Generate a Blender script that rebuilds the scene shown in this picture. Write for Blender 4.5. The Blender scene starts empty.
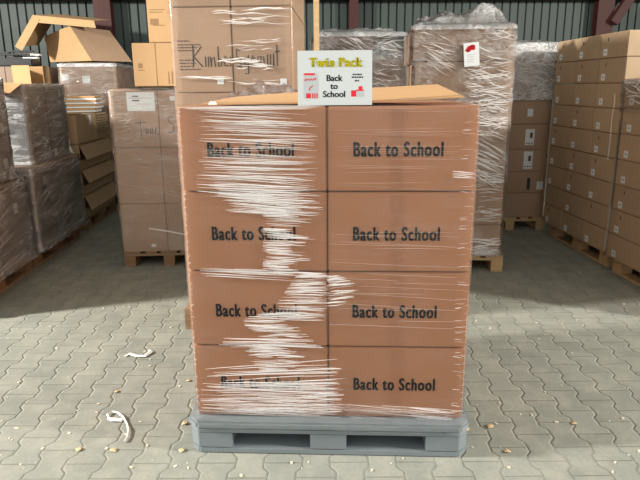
import bpy, bmesh, math, random
from mathutils import Vector, Matrix, noise
random.seed(7)
PI = math.pi
scene = bpy.context.scene
COL = scene.collection

# ------------------------------------------------------------------ camera
cam_d = bpy.data.cameras.new('camera'); cam = bpy.data.objects.new('camera', cam_d); COL.objects.link(cam)
F_PX = 597.17
cam_d.sensor_fit = 'HORIZONTAL'; cam_d.sensor_width = 36.0; cam_d.lens = 36.0 * F_PX / 640.0
cam_d.clip_start = 0.05; cam_d.clip_end = 100
pitch, roll, yaw = 0.249588, 0.0084565, 0.0546465
cy_, sy_ = math.cos(yaw), math.sin(yaw)
fwd = Vector((sy_ * math.cos(pitch), cy_ * math.cos(pitch), -math.sin(pitch)))
rgt = Vector((cy_, -sy_, 0)); dwn = fwd.cross(rgt)
cr_, sr_ = math.cos(roll), math.sin(roll)
R_ = cr_ * rgt + sr_ * dwn; D_ = -sr_ * rgt + cr_ * dwn
CAM_LOC = Vector((-0.157745, -2.339335, 1.567349))
cam.matrix_world = Matrix(((R_.x, -D_.x, -fwd.x, CAM_LOC.x), (R_.y, -D_.y, -fwd.y, CAM_LOC.y),
                           (R_.z, -D_.z, -fwd.z, CAM_LOC.z), (0, 0, 0, 1)))
scene.camera = cam

# ------------------------------------------------------------------ light, world, exposure
world = bpy.data.worlds.new('world'); scene.world = world; world.use_nodes = True
wn = world.node_tree.nodes; wl = world.node_tree.links
wn['Background'].inputs['Color'].default_value = (1.0, 1.0, 0.97, 1)
wn['Background'].inputs['Strength'].default_value = 1.55

def area(name, loc, target, size, power, color):
    d = bpy.data.lights.new(name, 'AREA'); d.shape = 'SQUARE'; d.size = size; d.energy = power; d.color = color
    o = bpy.data.objects.new(name, d); COL.objects.link(o); o.location = loc
    o.rotation_euler = (Vector(target) - Vector(loc)).to_track_quat('-Z', 'Y').to_euler()
    return o
area('daylight_from_left', (-9.0, 0.1, 4.2), (0, 1.5, 0.3), 0.6, 3050, (1.0, 0.965, 0.90))
area('daylight_from_right', (9.0, -2.4, 4.2), (0, 1.5, 0.3), 0.6, 1800, (1.0, 0.965, 0.90))

vs = scene.view_settings
scene.display_settings.display_device = 'sRGB'
vs.view_transform = 'Standard'; vs.look = 'None'; vs.exposure = -0.55; vs.gamma = 1.0; vs.use_curve_mapping = False
scene.cycles.transparent_max_bounces = 16
scene.cycles.max_bounces = 6

# ------------------------------------------------------------------ material helpers
def srgb(r, g, b):
    f = lambda c: (c / 255 / 12.92) if c / 255 <= 0.04045 else ((c / 255 + 0.055) / 1.055) ** 2.4
    return (f(r), f(g), f(b), 1)

class NT:
    def __init__(s, name):
        s.m = bpy.data.materials.new(name); s.m.use_nodes = True
        s.t = s.m.node_tree; s.t.nodes.clear()
        s.out = s.t.nodes.new('ShaderNodeOutputMaterial')
    def n(s, kind, **kw):
        x = s.t.nodes.new(kind)
        for k, v in kw.items():
            setattr(x, k, v)
        return x
    def l(s, a, b): s.t.links.new(a, b)
    def setin(s, sock, v):
        if isinstance(v, bpy.types.NodeSocket): s.l(v, sock)
        elif v is not None: sock.default_value = v
    def math(s, op, a, b=None, c=None):
        x = s.n('ShaderNodeMath', operation=op)
        for i, v in enumerate((a, b, c)):
            if v is not None: s.setin(x.inputs[i], v)
        return x.outputs[0]
    def coord(s, scale=(1, 1, 1), kind='Object'):
        tc = s.n('ShaderNodeTexCoord'); mp = s.n('ShaderNodeMapping'); mp.inputs['Scale'].default_value = scale
        s.l(tc.outputs[kind], mp.inputs['Vector']); return mp.outputs['Vector']
    def noise(s, vec, scale, detail=3, rough=0.55, dist=0.0):
        x = s.n('ShaderNodeTexNoise'); s.l(vec, x.inputs['Vector'])
        x.inputs['Scale'].default_value = scale; x.inputs['Detail'].default_value = detail
        x.inputs['Roughness'].default_value = rough; x.inputs['Distortion'].default_value = dist
        return x.outputs['Fac']
    def ramp(s, fac, a, b, lo=0.0, hi=1.0):
        x = s.n('ShaderNodeMapRange'); x.clamp = True
        s.l(fac, x.inputs['Value'])
        x.inputs['From Min'].default_value = a; x.inputs['From Max'].default_value = b
        x.inputs['To Min'].default_value = lo; x.inputs['To Max'].default_value = hi
        return x.outputs['Result']
    def mix(s, fac, a, b):
        x = s.n('ShaderNodeMix', data_type='RGBA'); s.setin(x.inputs[0], fac)
        s.setin(x.inputs[6], a); s.setin(x.inputs[7], b); return x.outputs[2]
    def bsdf(s, color, rough=0.7, bump=None, bstr=0.3, bdist=0.002, spec=0.3, metal=0.0):
        b = s.n('ShaderNodeBsdfPrincipled'); s.setin(b.inputs['Base Color'], color)
        s.setin(b.inputs['Roughness'], rough); b.inputs['Specular IOR Level'].default_value = spec
        b.inputs['Metallic'].default_value = metal
        if bump is not None:
            bp = s.n('ShaderNodeBump'); bp.inputs['Strength'].default_value = bstr; bp.inputs['Distance'].default_value = bdist
            s.l(bump, bp.inputs['Height']); s.l(bp.outputs[0], b.inputs['Normal'])
        return b.outputs[0]
    def done(s, sh): s.l(sh, s.out.inputs['Surface']); return s.m

def scaled(c, k): return (c[0] * k, c[1] * k, c[2] * k, 1)

def cardboard(name, c, var=0.12):
    m = NT(name); v = m.coord()
    blot = m.noise(v, 2.3, 3); fib = m.noise(m.coord((3, 3, 60)), 4.0, 3)
    rnd = m.n('ShaderNodeObjectInfo').outputs['Random']
    f = m.math('ADD', m.math('MULTIPLY', blot, 0.7), m.math('MULTIPLY', rnd, 0.3))
    col = m.mix(m.ramp(f, 0.25, 0.75), scaled(c, 1 - var), scaled(c, 1 + var))
    col = m.mix(m.math('MULTIPLY', m.ramp(fib, 0.3, 0.8), 0.25), col, scaled(c, 0.82))
    return m.done(m.bsdf(col, 0.78, fib, 0.15, 0.001))

def plain(name, c, rough=0.6, spec=0.3, var=0.05, scale=12, metal=0.0):
    m = NT(name); nz = m.noise(m.coord(), scale, 3)
    return m.done(m.bsdf(m.mix(nz, scaled(c, 1 - var), scaled(c, 1 + var)), rough, nz, 0.08, 0.001, spec, metal))

def film(name, haze=0.08, crumple=0.5, scale=(6, 6, 22), bump=0.5, tint=(0.86, 0.86, 0.85, 1), thr=(0.55, 0.75), rough=0.22, gloss=0.8, ior=1.38):
    """stretch film: see-through plastic, milkier where it is gathered, with glints painted as white lines"""
    m = NT(name)
    v = m.coord(scale); nz = m.noise(v, 1.6, 4, 0.6, 0.8); big = m.noise(m.coord((1, 1, 2.0)), 2.6, 3, 0.5, 0.5)
    rid = m.math('SUBTRACT', 1.0, m.ramp(m.math('ABSOLUTE', m.math('SUBTRACT', nz, 0.5)), 0.0, 0.075))
    rid = m.math('MULTIPLY', rid, rid)
    gather_glint = m.math('MULTIPLY', m.math('MAXIMUM', m.math('MULTIPLY', m.ramp(nz, thr[0], thr[1]), 0.5), rid), m.ramp(big, 0.42, 0.60))
    fac = m.math('ADD', haze, m.math('MULTIPLY', gather_glint, crumple))
    tr = m.n('ShaderNodeBsdfTransparent')
    pl = m.bsdf(tint, rough, nz, bump, 0.02, 0.6)
    mx = m.n('ShaderNodeMixShader'); m.l(fac, mx.inputs[0]); m.l(tr.outputs[0], mx.inputs[1]); m.l(pl, mx.inputs[2])
    gl = m.n('ShaderNodeBsdfGlossy'); gl.inputs['Roughness'].default_value = 0.07; gl.inputs['Color'].default_value = (0.9, 0.9, 0.9, 1)
    bp = m.n('ShaderNodeBump'); bp.inputs['Strength'].default_value = bump; bp.inputs['Distance'].default_value = 0.02
    m.l(nz, bp.inputs['Height']); m.l(bp.outputs[0], gl.inputs['Normal'])
    fr = m.n('ShaderNodeFresnel'); fr.inputs['IOR'].default_value = ior; m.l(bp.outputs[0], fr.inputs['Normal'])
    m2 = m.n('ShaderNodeMixShader'); m.l(m.math('MULTIPLY', fr.outputs[0], gloss), m2.inputs[0])
    m.l(mx.outputs[0], m2.inputs[1]); m.l(gl.outputs[0], m2.inputs[2])
    return m.done(m2.outputs[0])

def sheer(name, alpha, tint=(0.9, 0.86, 0.83, 1)):
    m = NT(name); tr = m.n('ShaderNodeBsdfTransparent'); pl = m.bsdf(tint, 0.3, None, spec=0.6)
    mx = m.n('ShaderNodeMixShader'); mx.inputs[0].default_value = alpha
    m.l(tr.outputs[0], mx.inputs[1]); m.l(pl, mx.inputs[2]); return m.done(mx.outputs[0])

M = {}
M['box_red'] = cardboard('reddish_cardboard', srgb(166, 115, 82), 0.07)
M['box_brown'] = cardboard('brown_cardboard', srgb(168, 138, 112))
M['box_tan'] = cardboard('tan_cardboard', srgb(178, 152, 122))
M['box_yellow'] = cardboard('yellow_cardboard', srgb(178, 144, 104))
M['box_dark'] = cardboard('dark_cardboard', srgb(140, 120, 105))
M['board_inside'] = cardboard('bare_cardboard', srgb(198, 156, 112), 0.05)
M['tape'] = plain('parcel_tape', srgb(157, 108, 77), 0.7, 0.2)
M['ink'] = plain('black_ink', srgb(18, 17, 17), 0.7, 0.2)
M['ink_faint'] = plain('faint_ink', srgb(138, 110, 82), 0.8, 0.1)
M['ink_soft'] = plain('soft_ink', srgb(92, 74, 62), 0.8, 0.1)
M['paper'] = plain('white_paper', srgb(222, 225, 224), 0.6, 0.3, 0.02)
M['sign_paper'] = plain('sign_paper', srgb(196, 200, 200), 0.5, 0.3, 0.01)
M['yellow'] = plain('yellow_print', srgb(255, 244, 30), 0.6)
M['red'] = plain('red_print', srgb(208, 38, 50), 0.6)
M['grey_print'] = plain('grey_print', srgb(178, 182, 184), 0.6)
M['plastic'] = plain('grey_plastic', srgb(122, 130, 133), 0.45, 0.45, 0.10, 7)
M['wood'] = None
M['steel_red'] = plain('red_oxide_steel', srgb(66, 34, 30), 0.6, 0.3, 0.15, 5)
M['white_plastic'] = plain('white_plastic', srgb(232, 232, 226), 0.4, 0.5)
M['black_plastic'] = plain('black_plastic', srgb(30, 31, 33), 0.4, 0.5)
M['leaf'] = plain('dry_leaf', srgb(206, 180, 138), 0.7, 0.2, 0.2, 40)
M['film_front'] = film('clear_stretch_film', 0.02, 0.06, (2, 2, 60), 0.12, gloss=0.45)
M['film_clear'] = film('light_stretch_film', 0.05, 0.20, (3.5, 3.5, 16), 0.5, ior=1.5, tint=(0.95, 0.95, 0.95, 1))
M['film_milky'] = film('milky_stretch_film', 0.03, 0.45, (10, 10, 24), 1.0, thr=(0.52, 0.70), rough=0.15, gloss=0.7, ior=1.5, tint=(1, 1, 1, 1))
M['film_heavy'] = film('heavy_stretch_film', 0.26, 0.60, (9, 9, 11), 1.0, thr=(0.45, 0.65), rough=0.15, gloss=1.0, ior=1.6, tint=(1, 1, 1, 1))
M['film_sheen'] = film('painted_sheen_film', 0.16, 0.55, (2.5, 2.5, 12), 0.5, tint=(0.80, 0.81, 0.82, 1), gloss=1.0, ior=1.6)  # grey haze in the colour stands for light reflected off the film
M['pleat'] = sheer('white_film_and_glint', 0.62, (0.97, 0.94, 0.92, 1))  # white film; on the folds this colour stands for their glint
M['pleat_thin'] = sheer('thin_film_glint', 0.30, (0.92, 0.89, 0.87, 1))

def wood(name, c):
    m = NT(name); g = m.noise(m.coord((2.0, 14, 14)), 3, 4, 0.6, 1.0); b = m.noise(m.coord(), 3.0, 3)
    col = m.mix(m.ramp(g, 0.3, 0.7), scaled(c, 0.78), scaled(c, 1.12)); col = m.mix(m.math('MULTIPLY', b, 0.4), col, scaled(c, 0.7))
    return m.done(m.bsdf(col, 0.8, g, 0.25, 0.002))
M['wood'] = wood('weathered_wood', srgb(150, 124, 96))
M['wood_new'] = wood('fresh_wood', srgb(196, 164, 122))
M['wood_block'] = wood('wood_chip_block', srgb(140, 110, 80))

def floor_mat():
    m = NT('interlocking_concrete_pavers')
    tc = m.n('ShaderNodeTexCoord'); sp = m.n('ShaderNodeSeparateXYZ'); m.l(tc.outputs['Object'], sp.inputs[0])
    wob = m.noise(tc.outputs['Object'], 9.0, 2)
    W, L, A = 0.143, 0.205, 0.0125
    x = m.math('ADD', sp.outputs[0], m.math('MULTIPLY', m.math('SUBTRACT', wob, 0.5), 0.012)); y = sp.outputs[1]
    t = m.math('DIVIDE', y, L)
    # trapezoid wave: +1 near whole t, -1 near half t
    tri = m.math('SUBTRACT', m.math('MULTIPLY', m.math('PINGPONG', t, 0.5), 4.0), 1.0)      # -1 at whole, +1 at half
    c = m.math('MAXIMUM', m.math('MINIMUM', m.math('MULTIPLY', tri, -3.2), 1.0), -1.0)
    u = m.math('DIVIDE', x, W)
    k = m.math('ROUND', u)
    par = m.math('FLOORED_MODULO', k, 2.0)
    sg = m.math('SUBTRACT', 1.0, m.math('MULTIPLY', par, 2.0))
    d = m.math('SUBTRACT', m.math('SUBTRACT', x, m.math('MULTIPLY', k, W)), m.math('MULTIPLY', m.math('MULTIPLY', sg, c), A))
    dl = m.math('ABSOLUTE', d)
    colm = m.math('SUBTRACT', k, m.math('LESS_THAN', d, 0.0))
    cpar = m.math('FLOORED_MODULO', colm, 2.0)
    # a column left of an even boundary is wide at whole t and has its cross joints there
    off = m.math('MULTIPLY', m.math('SUBTRACT', 1.0, cpar), 0.5)
    tt = m.math('ADD', t, off)
    dc = m.math('MULTIPLY', m.math('ABSOLUTE', m.math('SUBTRACT', tt, m.math('ROUND', tt))), L)
    j = m.math('MINIMUM', dl, m.math('MULTIPLY', dc, 1.25))
    cid = m.n('ShaderNodeCombineXYZ'); m.l(colm, cid.inputs[0]); m.l(m.math('ROUND', m.math('ADD', tt, 0.5)), cid.inputs[1])
    wn_ = m.n('ShaderNodeTexWhiteNoise', noise_dimensions='2D'); m.l(cid.outputs[0], wn_.inputs['Vector'])
    rnd = wn_.outputs['Value']
    jn = m.noise(tc.outputs['Object'], 5.0, 3)
    jw = m.ramp(jn, 0.3, 0.7, 0.0014, 0.0038)
    joint = m.math('SUBTRACT', 1.0, m.math('MINIMUM', m.math('DIVIDE', j, jw), 1.0))
    jm = m.ramp(joint, 0.0, 0.6)
    big = m.noise(tc.outputs['Object'], 0.9, 3); fine = m.noise(tc.outputs['Object'], 55.0, 4, 0.7); mid = m.noise(tc.outputs['Object'], 6.0, 4, 0.65)
    base = m.mix(rnd, srgb(130, 132, 122), srgb(146, 147, 135))
    base = m.mix(m.math('MULTIPLY', m.ramp(big, 0.35, 0.7), 0.5), base, srgb(132, 135, 130))
    base = m.mix(m.math('MULTIPLY', m.ramp(mid, 0.42, 0.75), 0.7), base, srgb(166, 164, 150))
    base = m.mix(m.math('MULTIPLY', m.ramp(fine, 0.4, 0.75), 0.35), base, srgb(116, 116, 110))
    jc = m.mix(m.ramp(m.noise(tc.outputs['Object'], 3.5, 3), 0.45, 0.62), srgb(86, 83, 74), srgb(124, 120, 106))
    col = m.mix(m.math('MULTIPLY', jm, 0.64), base, jc)
    h = m.math('ADD', m.math('MINIMUM', m.math('DIVIDE', j, 0.009), 1.0), m.math('MULTIPLY', fine, 0.10))
    return m.done(m.bsdf(col, 0.85, h, 0.7, 0.005, 0.2))

def wall_mat():
    m = NT('green_painted_sheet'); v = m.coord(); nz = m.noise(m.coord((6, 1, 0.6)), 3, 3)
    return m.done(m.bsdf(m.mix(nz, srgb(58, 67, 64), srgb(70, 79, 75)), 0.55, None, spec=0.3))

# ------------------------------------------------------------------ mesh helpers
class MB:
    def __init__(s): s.bm = bmesh.new()
    def box(s, x0, x1, y0, y1, z0, z1, bev=0.0, mat=None):
        b = bmesh.new(); bmesh.ops.create_cube(b, size=1.0)
        for v in b.verts:
            v.co = Vector(((x0 + x1) / 2 + v.co.x * (x1 - x0), (y0 + y1) / 2 + v.co.y * (y1 - y0), (z0 + z1) / 2 + v.co.z * (z1 - z0)))
        if bev: bmesh.ops.bevel(b, geom=b.edges[:], offset=bev, segments=2, affect='EDGES')
        if mat is not None: b.transform(mat)
        s.add(b); return s
    def add(s, b):
        me = bpy.data.meshes.new('tmp'); b.to_mesh(me); b.free(); s.bm.from_mesh(me); bpy.data.meshes.remove(me)
    def prism(s, pts, z0, z1, bev=0.0):
        b = bmesh.new(); vs_ = [b.verts.new((p[0], p[1], z0)) for p in pts]; f = b.faces.new(vs_)
        r = bmesh.ops.extrude_face_region(b, geom=[f]); nv = [g for g in r['geom'] if isinstance(g, bmesh.types.BMVert)]
        for v in nv: v.co.z = z1
        bmesh.ops.recalc_face_normals(b, faces=b.faces[:])
        if bev: bmesh.ops.bevel(b, geom=b.edges[:], offset=bev, segments=2, affect='EDGES')
        s.add(b); return s
    def sheet(s, rows, thick):
        """a curved sheet from a grid of points, given a real thickness"""
        b = bmesh.new(); g = [[b.verts.new(p) for p in r] for r in rows]
        for i in range(len(g) - 1):
            for k in range(len(g[0]) - 1): b.faces.new((g[i][k], g[i][k + 1], g[i + 1][k + 1], g[i + 1][k]))
        bmesh.ops.recalc_face_normals(b, faces=b.faces[:])
        bmesh.ops.solidify(b, geom=b.faces[:], thickness=thick)
        s.add(b); return s
    def mesh(s, name, mat, smooth=False):
        me = bpy.data.meshes.new(name); bmesh.ops.recalc_face_normals(s.bm, faces=s.bm.faces[:])
        s.bm.to_mesh(me); s.bm.free(); me.materials.append(mat)
        if smooth:
            for p in me.polygons: p.use_smooth = True
        return me
    def build(s, name, mat, parent=None, smooth=False):
        return obj(name, s.mesh(name, mat, smooth), parent)

def obj(name, me, parent=None, loc=None, rz=0.0):
    o = bpy.data.objects.new(name, me); COL.objects.link(o)
    if parent is not None: o.parent = parent
    if loc is not None: o.location = loc
    if rz: o.rotation_euler = (0, 0, rz)
    return o
def tag(o, label, cat, group=None):
    o['label'] = label; o['category'] = cat
    if group: o['group'] = group
    return o
def thing(name, label, cat, loc=(0, 0, 0), rz=0.0, group=None):
    o = bpy.data.objects.new(name, None); COL.objects.link(o); o.empty_display_size = 0.1
    o.location = loc; o.rotation_euler = (0, 0, rz)
    return tag(o, label, cat, group)
def struct(name, mb, mat, loc=None, rz=0.0, smooth=False):
    o = mb.build(name, mat, None, smooth); o['kind'] = 'structure'
    if loc: o.location = loc
    if rz: o.rotation_euler = (0, 0, rz)
    return o

FACES = {'-y': (Vector((0, -1, 0)), Vector((1, 0, 0))), '+x': (Vector((1, 0, 0)), Vector((0, 1, 0))),
         '-x': (Vector((-1, 0, 0)), Vector((0, -1, 0))), '+y': (Vector((0, 1, 0)), Vector((-1, 0, 0)))}
def face_matrix(size, face, u, v, lift=0.0020, tilt=0.0):
    """u right of the face centre, v above the box base, on a box of the given size with its origin at its base centre"""
    n, r = FACES[face]; half = size[1] / 2 if face[1] == 'y' else size[0] / 2
    up = Vector((0, 0, 1)); o = n * (half + lift) + r * u + up * v
    ca, sa = math.cos(tilt), math.sin(tilt); r2 = r * ca + up * sa; u2 = up * ca - r * sa
    return Matrix(((r2.x, u2.x, n.x, o.x), (r2.y, u2.y, n.y, o.y), (r2.z, u2.z, n.z, o.z), (0, 0, 0, 1)))
def patch(parent, name, size, face, u, v, w, h, mat, lift=0.0012, tilt=0.0, thick=0.0008, label=None):
    o = MB().box(-w / 2, w / 2, -h / 2, h / 2, 0, thick, 0, face_matrix(size, face, u, v, lift, tilt)).build(name, mat, parent)
    if label: o['label'] = label
    return o

def text_geo(body, bold=0.0, spacing=1.0, line=1.0, align='CENTER'):
    cu = bpy.data.curves.new('lettering', 'FONT'); cu.body = body; cu.size = 1; cu.fill_mode = 'FRONT'
    cu.space_character = spacing; cu.space_line = line; cu.align_x = align; cu.resolution_u = 4
    o = bpy.data.objects.new('lettering', cu); COL.objects.link(o)
    dg = bpy.context.evaluated_depsgraph_get(); me = bpy.data.meshes.new_from_object(o.evaluated_get(dg))
    bpy.data.objects.remove(o); bpy.data.curves.remove(cu)
    return me
def lettering(parent, name, body, mtx, w, h, mat, bold=0.0, spacing=1.0, line=1.0, thick=0.0006, dz=0.0, geo=None, box_of=None):
    me = text_geo(body, bold, spacing, line)
    xs = [v.co.x for v in me.vertices]; ys = [v.co.y for v in me.vertices]
    x0, x1, y0, y1 = box_of or (min(xs), max(xs), min(ys), max(ys))
    if not box_of: x0, x1, y0, y1 = x0 - bold, x1 + bold, y0 - bold * 0.35, y1 + bold * 0.35
    b = bmesh.new()
    for (ox, oy) in ([(bold * math.cos(PI * q / 4), 0.35 * bold * math.sin(PI * q / 4)) for q in range(8)] + [(0, 0)] if bold > 0.004 else [(0, 0)]):
        m2_ = me.copy(); m2_.transform(Matrix.Translation((ox, oy, 0))); b.from_mesh(m2_); bpy.data.meshes.remove(m2_)
    bpy.data.meshes.remove(me)
    for v in b.verts:
        v.co = Vector(((v.co.x - (x0 + x1) / 2) / (x1 - x0) * w, (v.co.y - (y0 + y1) / 2) / (y1 - y0) * h, dz))
    r = bmesh.ops.extrude_face_region(b, geom=b.faces[:])
    for g in r['geom']:
        if isinstance(g, bmesh.types.BMVert): g.co.z += thick
    b.transform(mtx); mb = MB(); mb.add(b); mb.build(name, mat, parent)
    return (x0, x1, y0, y1)
def stroke(mb, pts, width, mtx, thick=0.0006):
    """a pen or film line through 2D points of a face"""
    b = bmesh.new(); L = []; Rr = []
    n = len(pts)
    for i, p in enumerate(pts):
        a = Vector(pts[max(i - 1, 0)][:2]); c = Vector(pts[min(i + 1, n - 1)][:2]); d = (c - a)
        d = d.normalized() if d.length > 1e-9 else Vector((1, 0)); nn = Vector((-d.y, d.x)) * width / 2
        L.append(b.verts.new((p[0] + nn.x, p[1] + nn.y, thick))); Rr.append(b.verts.new((p[0] - nn.x, p[1] - nn.y, thick)))
    for i in range(n - 1): b.faces.new((L[i], Rr[i], Rr[i + 1], L[i + 1]))
    b.transform(mtx); mb.add(b)

_carton = {}
def carton_mesh(sx, sy, sz, mat, bulge=0.0015, seed=0):
    key = (round(sx, 4), round(sy, 4), round(sz, 4), mat.name, bulge, seed)
    if key in _carton: return _carton[key]
    b = bmesh.new(); bmesh.ops.create_cube(b, size=1.0)
    for v in b.verts: v.co = Vector((v.co.x * sx, v.co.y * sy, (v.co.z + 0.5) * sz))
    bmesh.ops.bevel(b, geom=b.edges[:], offset=0.005, segments=2, affect='EDGES')
    big = [f for f in b.faces if f.calc_area() > 0.3 * min(sx * sy, sx * sz, sy * sz)]
    bmesh.ops.subdivide_edges(b, edges=list({e for f in big for e in f.edges if e.calc_length() > 0.05}), cuts=5, use_grid_fill=True)
    for v in b.verts:
        fx = 1 - abs(2 * v.co.x / sx) ** 2; fy = 1 - abs(2 * v.co.y / sy) ** 2; fz = 1 - abs(2 * v.co.z / sz - 1) ** 2
        if abs(abs(v.co.y) - sy / 2) < 1e-4: v.co.y += math.copysign(bulge * fx * fz, v.co.y)
        if abs(abs(v.co.x) - sx / 2) < 1e-4: v.co.x += math.copysign(bulge * fy * fz, v.co.x)
    # flap seam along the top
    me = bpy.data.meshes.new('cardboard_box'); bmesh.ops.recalc_face_normals(b, faces=b.faces[:]); b.to_mesh(me); b.free(); me.materials.append(mat)
    _carton[key] = me
    return me
def carton(label, size, loc, rz, mat, group, cat='box', name='cardboard_box', bulge=0.0015):
    o = obj(name, carton_mesh(size[0], size[1], size[2], M[mat], bulge), None, loc, rz)
    return tag(o, label, cat, group)
def frame(x, y, rz):
    c, s = math.cos(rz), math.sin(rz)
    return lambda lx, ly, z=0.0: (x + c * lx - s * ly, y + s * lx + c * ly, z)

# wooden pallet; local x is its 0.8 m side, local y its 1.2 m side
def make_pallet_meshes(key):
    w, wb = M['wood' if key == 'old' else 'wood_new'], M['wood_block' if key == 'old' else 'wood_new']
    d = MB()
    for x in (-0.3275, -0.1575, 0.0, 0.1575, 0.3275):
        hw = 0.0725 if abs(x) > 0.2 or x == 0 else 0.05
        d.box(x - hw, x + hw, -0.6, 0.6, 0.122, 0.144, 0.002)
    deck = d.mesh('deck', w)
    st = MB().box(-0.4, 0.4, -0.0725, 0.0725, 0.100, 0.1215, 0.002).mesh('cross_board', w)
    bl = MB().box(-0.05, 0.05, -0.0725, 0.0725, 0.022, 0.0995, 0.003).mesh('block', wb)
    bo = MB().box(-0.05, 0.05, -0.6, 0.6, 0.0, 0.0215, 0.002).mesh('bottom_board', w)
    return deck, st, bl, bo
_pal = {}
def pallet(label, x, y, rz, key='old'):
    if key not in _pal: _pal[key] = make_pallet_meshes(key)
    deck, st, bl, bo = _pal[key]
    t = thing('wooden_pallet', label, 'pallet', (x, y, 0), rz, 'wooden pallets under the stacks')
    obj('deck', deck, t)
    for py in (-0.5275, 0, 0.5275):
        obj('cross_board', st, t, (0, py, 0))
        for px in (-0.35, 0, 0.35): obj('block', bl, t, (px, py, 0))
    for px in (-0.35, 0, 0.35): obj('bottom_board', bo, t, (px, 0, 0))
    return t

def fbm(v, o=3):
    return noise.fractal(v, 1.0, 2.0, o)
def film_wrap(label, x, y, rz, hx, hy, z0, z1, mat, amp=0.006, seed=0.0, top=None, nper=140, nz=46, gap=0.005, ridge=0.0, flare=0.0, name='stretch_film', group='stretch film around the pallets', top_mat=None):
    """a skin of film around a stack (half sizes hx, hy); top = height of the gathered film on top or None"""
    b = bmesh.new(); r = 0.012
    per = []
    L = 2 * (2 * hx + 2 * hy)
    def pt(s):
        s = s % L
        for (a, bb, ln) in (((-1, -1), (1, -1), 2 * hx), ((1, -1), (1, 1), 2 * hy), ((1, 1), (-1, 1), 2 * hx), ((-1, 1), (-1, -1), 2 * hy)):
            if s <= ln:
                f = s / ln; px = (a[0] + (bb[0] - a[0]) * f) * hx; py = (a[1] + (bb[1] - a[1]) * f) * hy
                n = Vector((0, -1)) if a[1] == bb[1] == -1 else Vector((1, 0)) if a[0] == bb[0] == 1 else Vector((0, 1)) if a[1] == bb[1] == 1 else Vector((-1, 0))
                edge = min(s, ln - s); 
                return px, py, n, edge
            s -= ln
    # sample points, always at the four corners
    ss = []
    acc = 0.0
    for ln in (2 * hx, 2 * hy, 2 * hx, 2 * hy):
        k = max(4, int(nper * ln / L))
        ss += [acc + ln * i / k for i in range(k)]; acc += ln
    rows = []
    for j in range(nz + 1):
        z = z0 + (z1 - z0) * j / nz; row = []
        for s in ss:
            px, py, n, e = pt(s)
            if e < 1e-6:   # corner: go out diagonally
                n = Vector((math.copysign(1, px), math.copysign(1, py)))
            q = Vector((px * 5 + seed, py * 5, z * 9 + seed))
            d = gap + amp * (0.5 + 0.5 * fbm(q)) + ridge * max(0, fbm(Vector((px * 2.5, py * 2.5 + seed, z * 26 + px * 5)))) * min(1, e / 0.05)
            if flare and j < 4: d += flare * (4 - j) / 4
            row.append(b.verts.new((px + n.x * d, py + n.y * d, z)))
        rows.append(row)
    N = len(ss)
    for j in range(nz):
        for i in range(N):
            b.faces.new((rows[j][i], rows[j][(i + 1) % N], rows[j + 1][(i + 1) % N], rows[j + 1][i]))
    if top is not None:
        rings = 26; last = rows[-1]; cen = Vector((0, 0, 0))
        for k in range(1, rings):
            f = 1 - k / rings; ring = []
            for i, s in enumerate(ss):
                px, py, n, e = pt(s)
                X, Y = px * f, py * f
                q_ = Vector((X * 4.5 + seed, Y * 4.5, seed)); rg = 1 - min(1, abs(fbm(q_ + Vector((0.3 * fbm(q_ * 2), 0, 0)), 3)) * 2.2); bg = 0.55 + 0.6 * fbm(Vector((X * 2.2 + seed, Y * 2.2, 3.0)))
                h = top * min(1, (1 - f) * 4) * max(0.05, bg) * (0.35 + 0.75 * rg) + 0.012
                ring.append(b.verts.new((X, Y, z1 + max(0.006, h))))
            for i in range(N): b.faces.new((last[i], last[(i + 1) % N], ring[(i + 1) % N], ring[i]))
            last = ring
        b.faces.new(last)
    me = bpy.data.meshes.new(name); b.to_mesh(me); b.free(); me.materials.append(M[mat])
    if top_mat:
        me.materials.append(M[top_mat])
        for p in me.polygons:
            if p.center.z > z1 - 0.03: p.material_index = 1
    for p in me.polygons: p.use_smooth = True
    o = obj(name, me, None, (x, y, 0), rz)
    return tag(o, label, 'plastic wrap', group)

def face_pleats(film_o, hx, hy, specs, seed, mat='pleat', face='-y', lift=0.016):
    '''raised film folds, their glints painted white, on one side of a wrapped stack: (count, u0, u1, z0, z1, length0, length1, slope0, slope1, width0, width1)'''
    rn = random.Random(seed); mb = MB(); mt = face_matrix((2 * hx, 2 * hy, 1), face, 0, 0, lift)
    for (n, u0, u1, z0, z1, l0, l1, s0, s1, w0, w1) in specs:
        for _ in range(n):
            ln = rn.uniform(l0, l1); a = rn.uniform(u0, max(u0 + 0.01, u1 - ln * 0.7)); e = min(a + ln, u1); z = rn.uniform(z0, z1); sl = rn.uniform(s0, s1); w_ = rn.uniform(w0, w1); ph = rn.uniform(0, 6)
            k = max(4, int((e - a) / 0.03)); T_, M_, B_ = [], [], []; b = bmesh.new()
            for i in range(k + 1):
                f = i / k; x_ = a + (e - a) * f; zz = z + sl * (e - a) * f + 0.004 * math.sin(f * 7 + ph); ww = w_ * (0.2 + 0.8 * math.sin(PI * f)) * rn.uniform(0.6, 1.3)
                T_.append(b.verts.new((x_, zz + ww / 2, 0))); M_.append(b.verts.new((x_, zz, 0.002 + ww * 0.3))); B_.append(b.verts.new((x_, zz - ww / 2, 0)))
            for i in range(k): b.faces.new((M_[i], M_[i + 1], T_[i + 1], T_[i])); b.faces.new((B_[i], B_[i + 1], M_[i + 1], M_[i]))
            b.transform(mt); mb.add(b)
    o = mb.build('film_fold_glints', M[mat], film_o); o['kind'] = 'stuff'; o['label'] = 'folds of gathered film with glints painted white'
    return o

# ================================================================== setting
FLOOR_RZ = -0.058
struct('floor', MB().box(-12, 12, -7, 11, -0.12, 0.0), floor_mat(), (0.02, 0.02, 0), FLOOR_RZ)
WY = 8.0
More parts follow.
